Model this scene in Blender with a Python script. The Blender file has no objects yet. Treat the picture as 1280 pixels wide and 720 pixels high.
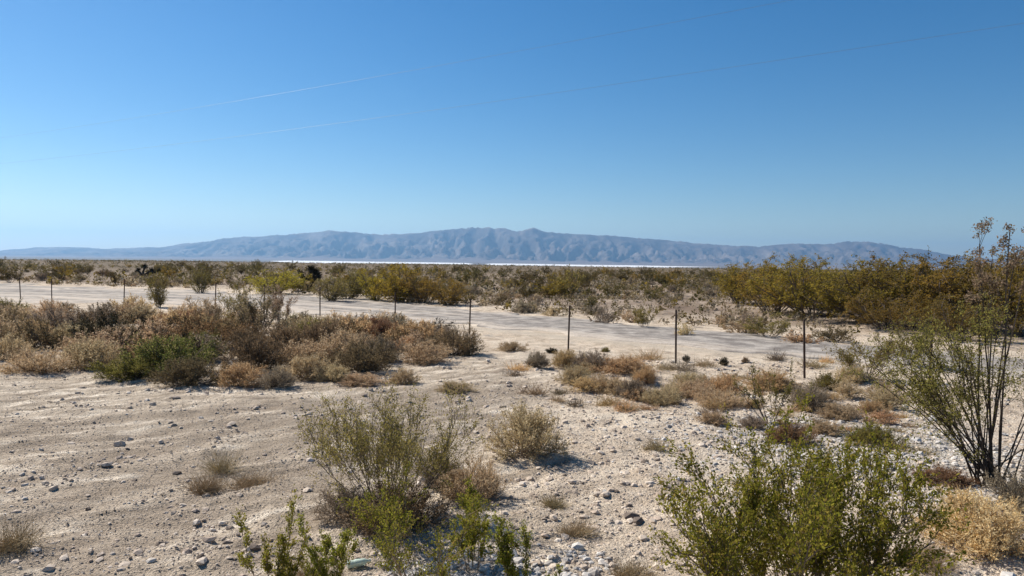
import bpy, math
import numpy as np
from mathutils import Matrix, Vector

R = math.radians
scene = bpy.context.scene
COL = scene.collection

# ------------------------------------------------------------------ camera
F_PX, CAM_H = 914.0, 2.6                       # focal length in photo pixels, eye height
PITCH, ROLL = 2.13, 0.8
cam_d = bpy.data.cameras.new('camera')
cam_d.sensor_width = 36.0
cam_d.lens = 36.0 * F_PX / 1280.0
cam_d.clip_start, cam_d.clip_end = 0.1, 90000.0
cam = bpy.data.objects.new('camera', cam_d)
CAM_ROT = (Matrix.Rotation(R(90 - PITCH), 4, 'X') @ Matrix.Rotation(R(ROLL), 4, 'Z'))
cam.matrix_world = Matrix.Translation((0, 0, CAM_H)) @ CAM_ROT
COL.objects.link(cam)
scene.camera = cam

# ------------------------------------------------------------------ sky, sun, exposure
SUN_EL, SUN_AZ = 41.0, 54.0                    # azimuth in degrees to the left of the view axis
world = bpy.data.worlds.new('World')
scene.world = world
world.use_nodes = True
wn = world.node_tree.nodes
wn.clear()
sky = wn.new('ShaderNodeTexSky')
sky.sky_type = 'NISHITA'
sky.sun_disc = False
sky.sun_elevation = R(SUN_EL)
sky.sun_rotation = R(-SUN_AZ)
sky.altitude = 600.0
sky.air_density = 1.0
sky.dust_density = 0.3
sky.ozone_density = 3.0
bg = wn.new('ShaderNodeBackground')
bg.inputs['Strength'].default_value = 0.066
wo = wn.new('ShaderNodeOutputWorld')
sat = wn.new('ShaderNodeHueSaturation')          # the photograph's clear, deep desert blue
sat.inputs['Saturation'].default_value = 1.38
world.node_tree.links.new(sky.outputs[0], sat.inputs['Color'])
world.node_tree.links.new(sat.outputs[0], bg.inputs['Color'])
world.node_tree.links.new(bg.outputs[0], wo.inputs['Surface'])

sun_d = bpy.data.lights.new('sun', 'SUN')
sun_d.energy = 5.0
sun_d.angle = R(0.53)
sun_d.color = (1.0, 0.945, 0.86)
sun = bpy.data.objects.new('sun', sun_d)
S = Vector((-math.sin(R(SUN_AZ)) * math.cos(R(SUN_EL)), math.cos(R(SUN_AZ)) * math.cos(R(SUN_EL)), math.sin(R(SUN_EL))))
sun.rotation_euler = S.to_track_quat('Z', 'Y').to_euler()
sun.location = S * 60
COL.objects.link(sun)

scene.view_settings.view_transform = 'Standard'
scene.view_settings.look = 'None'
scene.view_settings.exposure = 0.6
scene.view_settings.gamma = 1.0
scene.view_settings.use_curve_mapping = False
scene.cycles.max_bounces = 6
scene.cycles.transparent_max_bounces = 6
scene.cycles.volume_bounces = 0

# ------------------------------------------------------------------ numpy helpers
def _hash(ix, iy, seed):
    h = (ix.astype(np.int64) * 374761393 + iy.astype(np.int64) * 668265263 + seed * 974634769) & 0xFFFFFFFF
    h = ((h ^ (h >> 13)) * 1274126177) & 0xFFFFFFFF
    h = ((h ^ (h >> 16)) * 2246822519) & 0xFFFFFFFF
    return ((h ^ (h >> 15)) & 0xFFFFFF) / float(0xFFFFFF)

def vnoise(x, y, seed=0):
    ix, iy = np.floor(x), np.floor(y)
    fx, fy = x - ix, y - iy
    fx, fy = fx * fx * fx * (fx * (fx * 6 - 15) + 10), fy * fy * fy * (fy * (fy * 6 - 15) + 10)
    a, b = _hash(ix, iy, seed), _hash(ix + 1, iy, seed)
    c, d = _hash(ix, iy + 1, seed), _hash(ix + 1, iy + 1, seed)
    return (a + (b - a) * fx) * (1 - fy) + (c + (d - c) * fx) * fy - 0.5

def fbm(x, y, octaves=4, seed=0, gain=0.5):
    x, y = np.asarray(x, float), np.asarray(y, float)
    s, a = 0.0, 1.0
    for o in range(octaves):
        s = s + a * vnoise(x + 17.3 * o, y - 9.1 * o, seed + o)
        x, y, a = x * 2.03, y * 2.03, a * gain
    return s

def sstep(a, b, v):
    t = np.clip((v - a) / (b - a), 0, 1)
    return t * t * (3 - 2 * t)

def poly_dist(x, y, pts):
    """distance to a polyline, signed side and the parameter along it"""
    best = np.full(np.shape(x), 1e9); par = np.zeros(np.shape(x)); side = np.zeros(np.shape(x))
    for i in range(len(pts) - 1):
        (ax, ay), (bx, by) = pts[i][:2], pts[i + 1][:2]
        dx, dy = bx - ax, by - ay
        L2 = dx * dx + dy * dy
        t = np.clip(((x - ax) * dx + (y - ay) * dy) / L2, 0, 1)
        d = np.hypot(x - ax - t * dx, y - ay - t * dy)
        sd = np.sign((x - ax) * dy - (y - ay) * dx)
        m = d < best
        best = np.where(m, d, best); par = np.where(m, i + t, par); side = np.where(m, sd, side)
    return best, par, side

def gp(px, py):
    """the point of the level plain that a line of sight meets (photo pixels)"""
    v = CAM_ROT.to_3x3() @ Vector(((px - 640) / F_PX, (360 - py) / F_PX, -1))
    k = -CAM_H / v.z
    return v.x * k, v.y * k

def dir_px(px, py):
    v = CAM_ROT.to_3x3() @ Vector(((px - 640) / F_PX, (360 - py) / F_PX, -1))
    return v.x / v.y, v.z / v.y                # lateral and vertical slope per metre of depth

# ------------------------------------------------------------------ terrain
ROAD = [(-95, 66, 24), (-60, 58, 22), (-38, 52, 20), (-20, 46.5, 15), (-8, 39, 9), (0, 32.2, 6.2), (9.2, 23.6, 5.2), (16, 17, 5), (26, 8, 5), (40, -6, 5)]
def _smooth(pts, n=14):
    out = []
    P = [np.array(p, float) for p in pts]
    P = [2 * P[0] - P[1]] + P + [2 * P[-1] - P[-2]]
    for i in range(1, len(P) - 2):
        for t in np.linspace(0, 1, n, endpoint=False):
            a, b, c, d = P[i - 1:i + 3]
            out.append(0.5 * (2 * b + (c - a) * t + (2 * a - 5 * b + 4 * c - d) * t * t + (3 * b - a - 3 * c + d) * t ** 3))
    out.append(P[-2])
    return np.array(out)
ROADS = _smooth(ROAD)
ROAD_CTRL = [tuple(p) for p in ROADS[::5]]
TRACK_PX = [[(-120, 640), (0, 603), (150, 560), (350, 521), (560, 488), (720, 468)],
            [(-120, 690), (0, 648), (170, 594), (380, 547), (520, 522)],
            [(60, 740), (160, 672), (300, 619), (430, 583)],
            [(-80, 548), (60, 530), (230, 512), (420, 497), (600, 476)]]
TRACKS = [[gp(*p) for p in t] for t in TRACK_PX]

def road_mask(x, y):
    d, par, side = poly_dist(x, y, ROAD_CTRL)
    w = np.interp(par, np.arange(len(ROAD_CTRL)), [p[2] for p in ROAD_CTRL]) * 0.5
    return d, w, side

def track_val(x, y):
    v = np.zeros(np.shape(x))
    wob = fbm(x * 0.7, y * 0.7, 2, 77) * 0.5
    for t in TRACKS:
        d, par, sd = poly_dist(x + wob, y + wob, t)
        v = np.maximum(v, np.exp(-(d / 0.36) ** 2))
        v = np.maximum(v, np.exp(-(np.abs(d * sd - 1.05) / 0.3) ** 2))
    return v

def terrain(x, y, want=False):
    x, y = np.asarray(x, float), np.asarray(y, float)
    d = np.hypot(x, y)
    z = -0.0066 * (np.sqrt((d - 330) ** 2 + 120 ** 2) + (d - 330)) * 0.5
    z = np.maximum(z, -30.0) + 0.28
    z = z - 0.28 * (1 - sstep(100, 400, d))
    rd, rw, rs = road_mask(x, y)
    off = sstep(0.0, 1.6, rd - rw)
    near = 1 - sstep(60, 200, d)
    left = sstep(2.0, -1.0, x) * sstep(24, 12, d)
    n = 0.10 * fbm(x / 7, y / 7, 3, 3) + 0.05 * fbm(x / 1.3, y / 1.3, 3, 11, .6) + 0.040 * fbm(x / 0.30, y / 0.30, 4, 21, .62)
    xr, yr = 0.60 * x - 0.80 * y, 0.80 * x + 0.60 * y
    n = n + left * 0.034 * fbm(xr / 0.20, yr / 0.8, 4, 31, .68)
    tv = np.zeros_like(x)
    m = (d < 34) & (y > 0)
    if np.any(m):
        tv[m] = track_val(x[m], y[m])
    n = n - 0.030 * tv * left
    n = n + 0.12 * np.exp(-((rd - rw - 0.7) / 0.45) ** 2) * (rs > 0) * sstep(40, 25, d) * (0.6 + fbm(x / 2, y / 2, 2, 8))
    n = n + 0.25 * sstep(2, 12, (rd - rw)) * (rs < 0) * sstep(20, 40, d) * (0.5 + 1.2 * fbm(x / 9, y / 9, 3, 5))
    z = z + n * off * near
    return (z, tv, rd - rw) if want else z

def tz(x, y):
    return float(terrain(np.array([x]), np.array([y]))[0])

# ------------------------------------------------------------------ mesh helpers
def quad_mesh(name, verts, quads, mats, mat_idx=None, smooth=False):
    me = bpy.data.meshes.new(name)
    verts = np.ascontiguousarray(verts, np.float32).reshape(-1, 3)
    quads = np.ascontiguousarray(quads, np.int32)
    k = quads.shape[1]
    me.vertices.add(len(verts)); me.vertices.foreach_set('co', verts.ravel())
    me.loops.add(quads.size); me.loops.foreach_set('vertex_index', quads.ravel())
    me.polygons.add(len(quads))
    me.polygons.foreach_set('loop_start', np.arange(0, quads.size, k, dtype=np.int32))
    me.polygons.foreach_set('use_smooth', np.full(len(quads), bool(smooth)))
    for m in mats:
        me.materials.append(m)
    if mat_idx is not None:
        me.polygons.foreach_set('material_index', np.asarray(mat_idx, np.int32))
    me.update(calc_edges=True)
    return me

def attr(me, name, vals):
    a = me.attributes.new(name, 'FLOAT', 'POINT')
    a.data.foreach_set('value', np.asarray(vals, np.float32))

def link(name, me, parent=None, loc=None):
    o = bpy.data.objects.new(name, me)
    COL.objects.link(o)
    if parent is not None:
        o.parent = parent
    if loc is not None:
        o.location = loc
    return o

def tag(o, label, cat, group=None):
    o['label'] = label; o['category'] = cat
    if group:
        o['group'] = group
    return o

def unit(v):
    return v / np.maximum(np.linalg.norm(v, axis=-1, keepdims=True), 1e-9)

def grow(rng, P, D, L, nseg, wob, up):
    pts = [P]; d = unit(D)
    for i in range(nseg):
        d = unit(d + wob * rng.normal(size=d.shape) + np.array([0, 0, up]))
        P = P + d * (L / nseg)[:, None]
        pts.append(P)
    return np.stack(pts, 1)

def kids(rng, pts, m, t0, t1, spread):
    n, k, _ = pts.shape
    t = rng.uniform(t0, t1, (n, m)) * (k - 1)
    i = np.minimum(t.astype(int), k - 2)
    f = (t - i)[..., None]
    r = np.arange(n)[:, None]
    a, b = pts[r, i], pts[r, i + 1]
    p = a + (b - a) * f
    d = unit(unit(b - a) + spread * rng.normal(size=p.shape))
    return p.reshape(-1, 3), d.reshape(-1, 3), (t / (k - 1)).reshape(-1)

def tubes(pts, r0, r1, sides=3):
    n, k, _ = pts.shape
    ax = unit(pts[:, -1] - pts[:, 0])
    ref = np.where(np.abs(ax[:, 2:3]) > 0.8, np.array([[1.0, 0, 0]]), np.array([[0, 0, 1.0]]))
    u = unit(np.cross(ax, ref)); v = np.cross(ax, u)
    ang = np.linspace(0, 2 * np.pi, sides, endpoint=False)
    ring = u[:, None] * np.cos(ang)[None, :, None] + v[:, None] * np.sin(ang)[None, :, None]
    rad = np.asarray(r0).reshape(-1, 1) * (1 - np.linspace(0, 1, k))[None] + np.asarray(r1).reshape(-1, 1) * np.linspace(0, 1, k)[None]
    rad = np.broadcast_to(rad, (n, k))
    V = pts[:, :, None] + ring[:, None] * rad[:, :, None, None]
    base = (np.arange(n) * k * sides)[:, None, None] + (np.arange(k - 1) * sides)[None, :, None]
    s = np.arange(sides)[None, None]
    s2 = (s + 1) % sides
    Q = np.stack([base + s, base + s2, base + s2 + sides, base + s + sides], -1).reshape(-1, 4)
    return V.reshape(-1, 3), Q

def leaves(rng, C, size, aspect=0.5, bias=None, bw=0.0):
    n = len(C)
    a = rng.normal(size=(n, 3))
    if bias is not None:
        a = unit(a) * (1 - bw) + bias * bw * 1.5
    a = unit(a)
    b = unit(np.cross(a, rng.normal(size=(n, 3))))
    s = (size * rng.uniform(0.6, 1.3, n))[:, None]
    V = np.stack([C - a * s, C + b * s * aspect, C + a * s, C - b * s * aspect], 1).reshape(-1, 3)
    return V, np.arange(4 * n).reshape(-1, 4)

def join(parts):
    V, Q, o = [], [], 0
    for v, q in parts:
        V.append(v); Q.append(q + o); o += len(v)
    return np.concatenate(V), np.concatenate(Q)

def along(rng, pts, m, t0=0.0, t1=1.0, jit=0.0):
    p, d, t = kids(rng, pts, m, t0, t1, 0.0)
    return p + rng.normal(size=p.shape) * jit, d

# ------------------------------------------------------------------ materials
def new_mat(name):
    m = bpy.data.materials.new(name)
    m.use_nodes = True
    nt = m.node_tree
    nt.nodes.clear()
    out = nt.nodes.new('ShaderNodeOutputMaterial')
    return m, nt, out

def node(nt, kind, **kw):
    n = nt.nodes.new(kind)
    for k, v in kw.items():
        if k.startswith('_'):
            setattr(n, k[1:], v)
        else:
            n.inputs[k.replace('__', ' ')].default_value = v
    return n

def mixc(nt, fac, a, b, blend='MIX'):
    n = nt.nodes.new('ShaderNodeMix')
    n.data_type = 'RGBA'; n.blend_type = blend
    for sock, v in ((n.inputs[0], fac), (n.inputs[6], a), (n.inputs[7], b)):
        if hasattr(v, 'is_output') or isinstance(v, bpy.types.NodeSocket):
            nt.links.new(v, sock)
        elif isinstance(v, (int, float)):
            sock.default_value = v
        else:
            sock.default_value = (*v, 1)
    return n.outputs[2]

def ramp(nt, fac, stops):
    n = nt.nodes.new('ShaderNodeValToRGB')
    el = n.color_ramp.elements
    while len(el) < len(stops):
        el.new(0.5)
    for e, (p, c) in zip(el, stops):
        e.position = p
        e.color = (*c, 1) if not isinstance(c, (int, float)) else (c, c, c, 1)
    nt.links.new(fac, n.inputs[0])
    return n.outputs[0]

def leaf_mat(name, cols, trans=0.3, spread=0.25, gain=1.3, tgain=1.9):
    """cols: leaf colours picked per leaf; the whole plant shifts a little per object"""
    m, nt, out = new_mat(name)
    geo = nt.nodes.new('ShaderNodeNewGeometry')
    oi = nt.nodes.new('ShaderNodeObjectInfo')
    stops = [(i / max(1, len(cols) - 1), c) for i, c in enumerate(cols)]
    c = ramp(nt, geo.outputs['Random Per Island'], stops)
    hsv = nt.nodes.new('ShaderNodeHueSaturation')
    mr = node(nt, 'ShaderNodeMapRange', From__Min=0, From__Max=1, To__Min=1 - spread, To__Max=1 + spread)
    nt.links.new(oi.outputs['Random'], mr.inputs[0])
    nt.links.new(mr.outputs[0], hsv.inputs['Value'])
    mr2 = node(nt, 'ShaderNodeMapRange', From__Min=0, From__Max=1, To__Min=0.485, To__Max=0.512)
    mul = node(nt, 'ShaderNodeMath', _operation='FRACT')
    mm = node(nt, 'ShaderNodeMath', _operation='MULTIPLY'); mm.inputs[1].default_value = 7.31
    nt.links.new(oi.outputs['Random'], mm.inputs[0]); nt.links.new(mm.outputs[0], mul.inputs[0])
    nt.links.new(mul.outputs[0], mr2.inputs[0]); nt.links.new(mr2.outputs[0], hsv.inputs['Hue'])
    nt.links.new(c, hsv.inputs['Color'])
    dif = nt.nodes.new('ShaderNodeBsdfDiffuse'); tr = nt.nodes.new('ShaderNodeBsdfTranslucent')
    nt.links.new(mixc(nt, 1.0, hsv.outputs[0], (gain,) * 3, 'MULTIPLY'), dif.inputs[0])
    nt.links.new(mixc(nt, 1.0, hsv.outputs[0], (tgain,) * 3, 'MULTIPLY'), tr.inputs[0])   # leaves pass more light than they return
    mx = nt.nodes.new('ShaderNodeMixShader'); mx.inputs[0].default_value = trans + .12
    nt.links.new(dif.outputs[0], mx.inputs[1]); nt.links.new(tr.outputs[0], mx.inputs[2])
    nt.links.new(mx.outputs[0], out.inputs['Surface'])
    return m

def plain_mat(name, col, rough=0.85, var=0.25, scale=8.0, bump=0.0, metallic=0.0):
    m, nt, out = new_mat(name)
    tc = nt.nodes.new('ShaderNodeTexCoord')
    nz = node(nt, 'ShaderNodeTexNoise', Scale=scale, Detail=5.0)
    nt.links.new(tc.outputs['Object'], nz.inputs['Vector'])
    c = ramp(nt, nz.outputs[0], [(0.3, tuple(v * (1 - var) for v in col)), (0.7, tuple(min(1, v * (1 + var)) for v in col))])
    p = node(nt, 'ShaderNodeBsdfPrincipled', Roughness=rough, Metallic=metallic)
    p.inputs['Specular IOR Level'].default_value = 0.2
    nt.links.new(c, p.inputs['Base Color'])
    if bump:
        b = node(nt, 'ShaderNodeBump', Strength=bump, Distance=0.01)
        nt.links.new(nz.outputs[0], b.inputs['Height']); nt.links.new(b.outputs[0], p.inputs['Normal'])
    nt.links.new(p.outputs[0], out.inputs['Surface'])
    return m

M = {}
M['green'] = leaf_mat('leaf_green', [(.078, .085, .012), (.140, .144, .018), (.195, .180, .026), (.160, .118, .032)], .35, .10)
M['olive'] = leaf_mat('leaf_olive', [(.095, .088, .024), (.155, .135, .034), (.195, .160, .046), (.130, .098, .038)], .30, .22)
M['plain'] = leaf_mat('leaf_plain', [(.070, .060, .024), (.108, .088, .032), (.140, .108, .042), (.100, .072, .034)], .22, .25, 1.15, 1.5)
M['thicket'] = leaf_mat('leaf_thicket', [(.085, .066, .018), (.135, .098, .022), (.190, .124, .026), (.100, .082, .026)], .30, .14, 1.2, 1.7)
M['hay'] = leaf_mat('leaf_hay', [(.28, .218, .125), (.40, .322, .195), (.49, .405, .265), (.31, .228, .125)], .2, .1, 1.1, 1.35)
M['gold'] = leaf_mat('leaf_gold', [(.105, .076, .016), (.170, .118, .021), (.220, .148, .028), (.105, .088, .025)], .32, .16)
M['yellowgreen'] = leaf_mat('leaf_yellow_green', [(.150, .122, .016), (.250, .195, .022), (.310, .235, .030), (.120, .105, .024)], .35, .12)
M['fresh'] = leaf_mat('leaf_fresh', [(.065, .080, .020), (.105, .115, .030), (.150, .140, .045), (.210, .160, .080)], .3, .10)
M['tan'] = leaf_mat('leaf_tan', [(.230, .172, .098), (.345, .265, .160), (.44, .350, .225), (.275, .200, .112)], .25, .18)
M['straw'] = leaf_mat('leaf_straw', [(.33, .245, .130), (.46, .355, .200), (.55, .44, .265), (.36, .25, .130)], .3, .12)
M['orange'] = leaf_mat('leaf_orange', [(.27, .180, .090), (.38, .265, .140), (.44, .325, .190), (.27, .172, .085)], .3, .12)
M['grey'] = leaf_mat('leaf_grey', [(.135, .105, .075), (.210, .168, .120), (.285, .235, .165), (.170, .130, .085)], .2, .20)
M['brown'] = leaf_mat('leaf_brown', [(.085, .062, .038), (.150, .110, .062), (.220, .165, .090), (.120, .085, .045)], .2, .22)
M['rust'] = leaf_mat('leaf_rust', [(.125, .070, .038), (.190, .108, .058), (.245, .150, .085), (.145, .085, .045)], .2, .12)
M['dark'] = leaf_mat('leaf_dark', [(.020, .020, .014), (.040, .038, .022), (.060, .052, .030), (.030, .026, .016)], .1, .15)
M['dead'] = leaf_mat('leaf_dead', [(.120, .085, .050), (.180, .130, .085), (.230, .170, .110), (.100, .085, .040)], .25, .1)
M['bark'] = plain_mat('bark_grey', (.135, .105, .080), .9, .35, 14)
M['twig'] = plain_mat('twig_tan', (.250, .185, .120), .9, .3, 14)
M['bark_dark'] = plain_mat('bark_dark', (.060, .046, .036), .9, .35, 14)
M['post'] = plain_mat('post_rust', (.060, .038, .030), .7, .4, 20, 0.2)
M['wire'] = plain_mat('wire_steel', (.13, .10, .085), .6, .3, 10)
M['cable'] = plain_mat('cable_metal', (.16, .16, .16), .5, .2, 3)
M['pole'] = plain_mat('pole_wood', (.120, .080, .055), .9, .35, 6)
M['porcelain'] = plain_mat('porcelain', (.30, .26, .22), .3, .1, 6)

def ground_mat():
    m, nt, out = new_mat('desert_ground')
    tc = nt.nodes.new('ShaderNodeTexCoord').outputs['Object']
    def noise(scale, detail=4.0, vec=None, rough=0.55):
        n = node(nt, 'ShaderNodeTexNoise', Scale=scale, Detail=detail, Roughness=rough)
        nt.links.new(vec or tc, n.inputs['Vector'])
        return n.outputs[0]
    def at(name):
        n = nt.nodes.new('ShaderNodeAttribute'); n.attribute_name = name
        return n.outputs['Fac']
    big = noise(0.45, 5)
    c = ramp(nt, big, [(0.33, (.52, .415, .315)), (0.50, (.64, .520, .405)), (0.66, (.74, .62, .495))])
    mid = noise(2.2, 6, rough=0.65)
    c = mixc(nt, ramp(nt, mid, [(0.50, 0.0), (0.68, 0.75)]), c, (.82, .72, .60))
    c = mixc(nt, ramp(nt, mid, [(0.34, 0.9), (0.49, 0.0)]), c, (.36, .285, .22))
    # wind and wheel streaks, on the worn ground only
    mp = nt.nodes.new('ShaderNodeMapping')
    mp.vector_type = 'TEXTURE'
    mp.inputs['Rotation'].default_value = (0, 0, R(-53.1)); mp.inputs['Scale'].default_value = (1 / 3.4, 1 / .8, 1)
    nt.links.new(tc, mp.inputs['Vector'])
    st = noise(1.0, 6, mp.outputs[0], 0.65)
    sc = ramp(nt, st, [(0.36, (.25, .198, .152)), (0.46, (.43, .352, .277)), (0.55, (.575, .480, .382)), (0.63, (.84, .735, .615))])
    fac = nt.nodes.new('ShaderNodeMath'); fac.operation = 'MULTIPLY'; fac.inputs[1].default_value = 0.85
    nt.links.new(at('worn'), fac.inputs[0])
    c = mixc(nt, fac.outputs[0], c, sc)
    tr = nt.nodes.new('ShaderNodeMath'); tr.operation = 'MULTIPLY'; tr.inputs[1].default_value = 0.8
    nt.links.new(at('track'), tr.inputs[0])
    c = mixc(nt, tr.outputs[0], c, (.33, .264, .205))
    c = mixc(nt, at('sand'), c, (.56, .475, .385))
    c = mixc(nt, at('gravel'), c, (.46, .42, .37))
    bn = noise(0.35, 6, rough=0.7)
    c = mixc(nt, at('beyond'), c, ramp(nt, bn, [(0.36, (.205, .150, .112)), (0.5, (.300, .230, .178)), (0.64, (.47, .385, .31))]))
    # fine grain
    g = noise(38, 3, rough=0.7)
    c = mixc(nt, 1.0, c, ramp(nt, g, [(0.32, 0.56), (0.48, 1.0), (0.68, 1.25)]), 'MULTIPLY')
    # far scrubland, too far to tell plants apart
    fn = noise(0.045, 6, rough=0.7)
    far = ramp(nt, fn, [(0.35, (.095, .072, .046)), (0.55, (.155, .116, .078)), (0.72, (.235, .180, .130))])
    c = mixc(nt, at('scrub'), c, far)
    c = mixc(nt, 1.0, c, (1.0, .985, .935), 'MULTIPLY')
    p = node(nt, 'ShaderNodeBsdfPrincipled', Roughness=0.95)
    p.inputs['Specular IOR Level'].default_value = 0.1
    nt.links.new(c, p.inputs['Base Color'])
    add = nt.nodes.new('ShaderNodeMath'); add.operation = 'ADD'
    nt.links.new(g, add.inputs[0]); nt.links.new(noise(11, 5, rough=0.7), add.inputs[1])
    b = node(nt, 'ShaderNodeBump', Strength=1.0, Distance=0.045)
    nt.links.new(add.outputs[0], b.inputs['Height']); nt.links.new(b.outputs[0], p.inputs['Normal'])
    nt.links.new(p.outputs[0], out.inputs['Surface'])
    return m

# ------------------------------------------------------------------ ground sheet (rings round the viewpoint, out to the horizon)
def build_ground():
    th = np.concatenate([np.arange(-180, -48, 4.0), np.arange(-48, 48, 0.22), np.arange(48, 180, 4.0)])
    rr = [0.05, 1.0, 2.0, 3.0]
    r = 3.6
    while r < 60: rr.append(r); r *= 1.0066
    while r < 20000: rr.append(r); r *= 1.022
    rr = np.array(rr)
    nt_, nr = len(th), len(rr)
    T, RR = np.meshgrid(np.radians(th), rr)
    X, Y = RR * np.sin(T), RR * np.cos(T)
    z, tv, rd = terrain(X.ravel(), Y.ravel(), True)
    V = np.stack([X.ravel(), Y.ravel(), z], 1)
    i = np.arange(nr - 1)[:, None] * nt_; j = np.arange(nt_)[None]; j2 = (j + 1) % nt_
    Q = np.stack([i + j, i + nt_ + j, i + nt_ + j2, i + j2], -1).reshape(-1, 4)[:, ::-1]
    me = quad_mesh('ground', V, Q, [ground_mat()], smooth=True)
    x, y = X.ravel(), Y.ravel(); d = np.hypot(x, y)
    worn = sstep(1.8, -1.2, x - 0.06 * y + 1.5 * fbm(x / 3, y / 3, 2, 50)) * sstep(26, 16, d)
    attr(me, 'worn', worn)
    attr(me, 'track', tv * worn)
    _d, _w, _s = road_mask(x, y)
    attr(me, 'beyond', sstep(1.5, 9, rd) * (_s < 0) * sstep(14, 30, d))
    attr(me, 'scrub', sstep(45, 200, d) * 0.97)
    attr(me, 'sand', np.clip(np.exp(-((rd - 0.6) / 0.6) ** 2) * sstep(42, 26, d) * np.where(road_mask(x, y)[2] > 0, .9, .35), 0, 1))
    gx, gy = gp(1090, 555)
    gm = np.exp(-(((x - gx) / 2.3) ** 2 + ((y - gy) / 2.2) ** 2)) * 1.3 + 0.5 * np.exp(-(((x + 0.5) / 1.2) ** 2 + ((y - 5.9) / 0.6) ** 2))
    attr(me, 'gravel', np.clip(gm * (0.75 + fbm(x / 0.6, y / 0.6, 3, 61)), 0, 0.9))
    o = link('ground', me); o['kind'] = 'structure'

def build_road():
    rng = np.random.default_rng(5)
    P = _smooth(ROAD, 40)
    n = len(P); k = 33
    t = unit(np.gradient(P[:, :2], axis=0)); nrm = np.stack([-t[:, 1], t[:, 0]], 1)
    s = np.linspace(-1, 1, k)
    edge = 1 + np.where(s < 0, 1, 0)[None] * 0.35 * fbm(np.arange(n) * 0.16, np.zeros(n), 4, 4)[:, None] + np.where(s > 0, 1, 0)[None] * 0.35 * fbm(np.arange(n) * 0.16, np.zeros(n) + 9, 4, 14)[:, None]
    W = P[:, 2:3] * 0.5 * s[None] * edge
    XY = P[:, None, :2] + nrm[:, None] * W[..., None]
    z = terrain(P[:, 0], P[:, 1])[:, None] * np.ones((1, k)) + 0.03 + 0.05 * (1 - s ** 2)[None] + 0.02 * vnoise(np.arange(n)[:, None] * .12 + 0 * s[None], s[None] * 9 + 0 * P[:, :1], 3) * (1 - s ** 2)[None]
    z[:, 0] -= 0.12; z[:, -1] -= 0.12
    V = np.concatenate([XY, z[..., None]], 2).reshape(-1, 3)
    i = np.arange(n - 1)[:, None] * k; j = np.arange(k - 1)[None]
    Q = np.stack([i + j, i + j + 1, i + k + j + 1, i + k + j], -1).reshape(-1, 4)[:, ::-1]
    m, nt, out = new_mat('road_dirt')
    tc = nt.nodes.new('ShaderNodeTexCoord').outputs['Object']
    a = nt.nodes.new('ShaderNodeAttribute'); a.attribute_name = 'lane'
    nz = node(nt, 'ShaderNodeTexNoise', Scale=1.3, Detail=8.0, Roughness=0.65); nt.links.new(tc, nz.inputs['Vector'])
    c = ramp(nt, nz.outputs[0], [(0.38, (.185, .160, .138)), (0.5, (.290, .258, .225)), (0.62, (.44, .39, .335))])
    c = mixc(nt, a.outputs['Fac'], c, (.56, .475, .385))
    g = node(nt, 'ShaderNodeTexNoise', Scale=16.0, Detail=4.0, Roughness=0.7); nt.links.new(tc, g.inputs['Vector'])
    c = mixc(nt, 1.0, c, ramp(nt, g.outputs[0], [(0.3, 0.7), (0.7, 1.15)]), 'MULTIPLY')
    p = node(nt, 'ShaderNodeBsdfPrincipled', Roughness=0.95); p.inputs['Specular IOR Level'].default_value = 0.1
    b = node(nt, 'ShaderNodeBump', Strength=0.7, Distance=0.03); nt.links.new(g.outputs[0], b.inputs['Height'])
    nt.links.new(b.outputs[0], p.inputs['Normal']); nt.links.new(c, p.inputs['Base Color'])
    nt.links.new(p.outputs[0], out.inputs['Surface'])
    me = quad_mesh('dirt_road', V, Q, [m], smooth=True)
    NN, SS = np.meshgrid(np.arange(n) * 1.0, s, indexing='ij')
    lane = 0.42 * sstep(8, -12, P[:, :1]) - .1 + (1.2 + .8 * sstep(5, -12, P[:, :1])) * fbm(NN * .05, SS * 7 * (P[:, 2:3] / 6) ** .8, 4, 9, .6) + 0.55 * (SS < -0.62) - 0.35 * np.exp(-((SS - .25) / .3) ** 2)
    attr(me, 'lane', np.clip(lane, 0, 0.9).ravel())
    o = link('dirt_road', me); o['kind'] = 'structure'

# ------------------------------------------------------------------ far valley: salt flat and mountains
def build_salt_flat():
    rng = np.random.default_rng(3)
    m, nt, out = new_mat('salt_crust')
    tc = nt.nodes.new('ShaderNodeTexCoord').outputs['Object']
    nz = node(nt, 'ShaderNodeTexNoise', Scale=0.002, Detail=4.0); nt.links.new(tc, nz.inputs['Vector'])
    c = ramp(nt, nz.outputs[0], [(0.4, (.72, .69, .66)), (0.62, (.84, .82, .79))])
    p = node(nt, 'ShaderNodeBsdfPrincipled', Roughness=0.9); nt.links.new(c, p.inputs['Base Color'])
    nt.links.new(p.outputs[0], out.inputs['Surface'])
    zf = -29.72 + 0.6
    # two lobes either side of a dark spit, near and far shores wander
    for name, pxs in (('salt_flat', np.linspace(335, 592, 60)), ('salt_flat', np.linspace(606, 905, 60))):
        V = []
        for i, px in enumerate(pxs):
            u, _ = dir_px(px, 330)
            t = i / (len(pxs) - 1)
            taper = min(1, 8 * t if px < 450 else 30 * t, (1 - t) * (30 if px < 600 else 4))
            y0 = 4700 + 350 * math.sin(t * 5 + px * .01) + 900 * max(0, (px - 600) / 300)
            y1 = 8300 - 500 * max(0, (px - 600) / 300) + 150 * math.sin(px * .05)
            mid = 0.5 * (y0 + y1); hw = 0.5 * (y1 - y0) * taper
            V += [(u * (mid - hw), mid - hw, zf), (u * (mid + hw), mid + hw, zf)]
        i = np.arange(len(pxs) - 1) * 2
        Q = np.stack([i, i + 2, i + 3, i + 1], 1)
        o = link(name, quad_mesh(name, np.array(V), Q, [m])); o['kind'] = 'structure'

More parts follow.
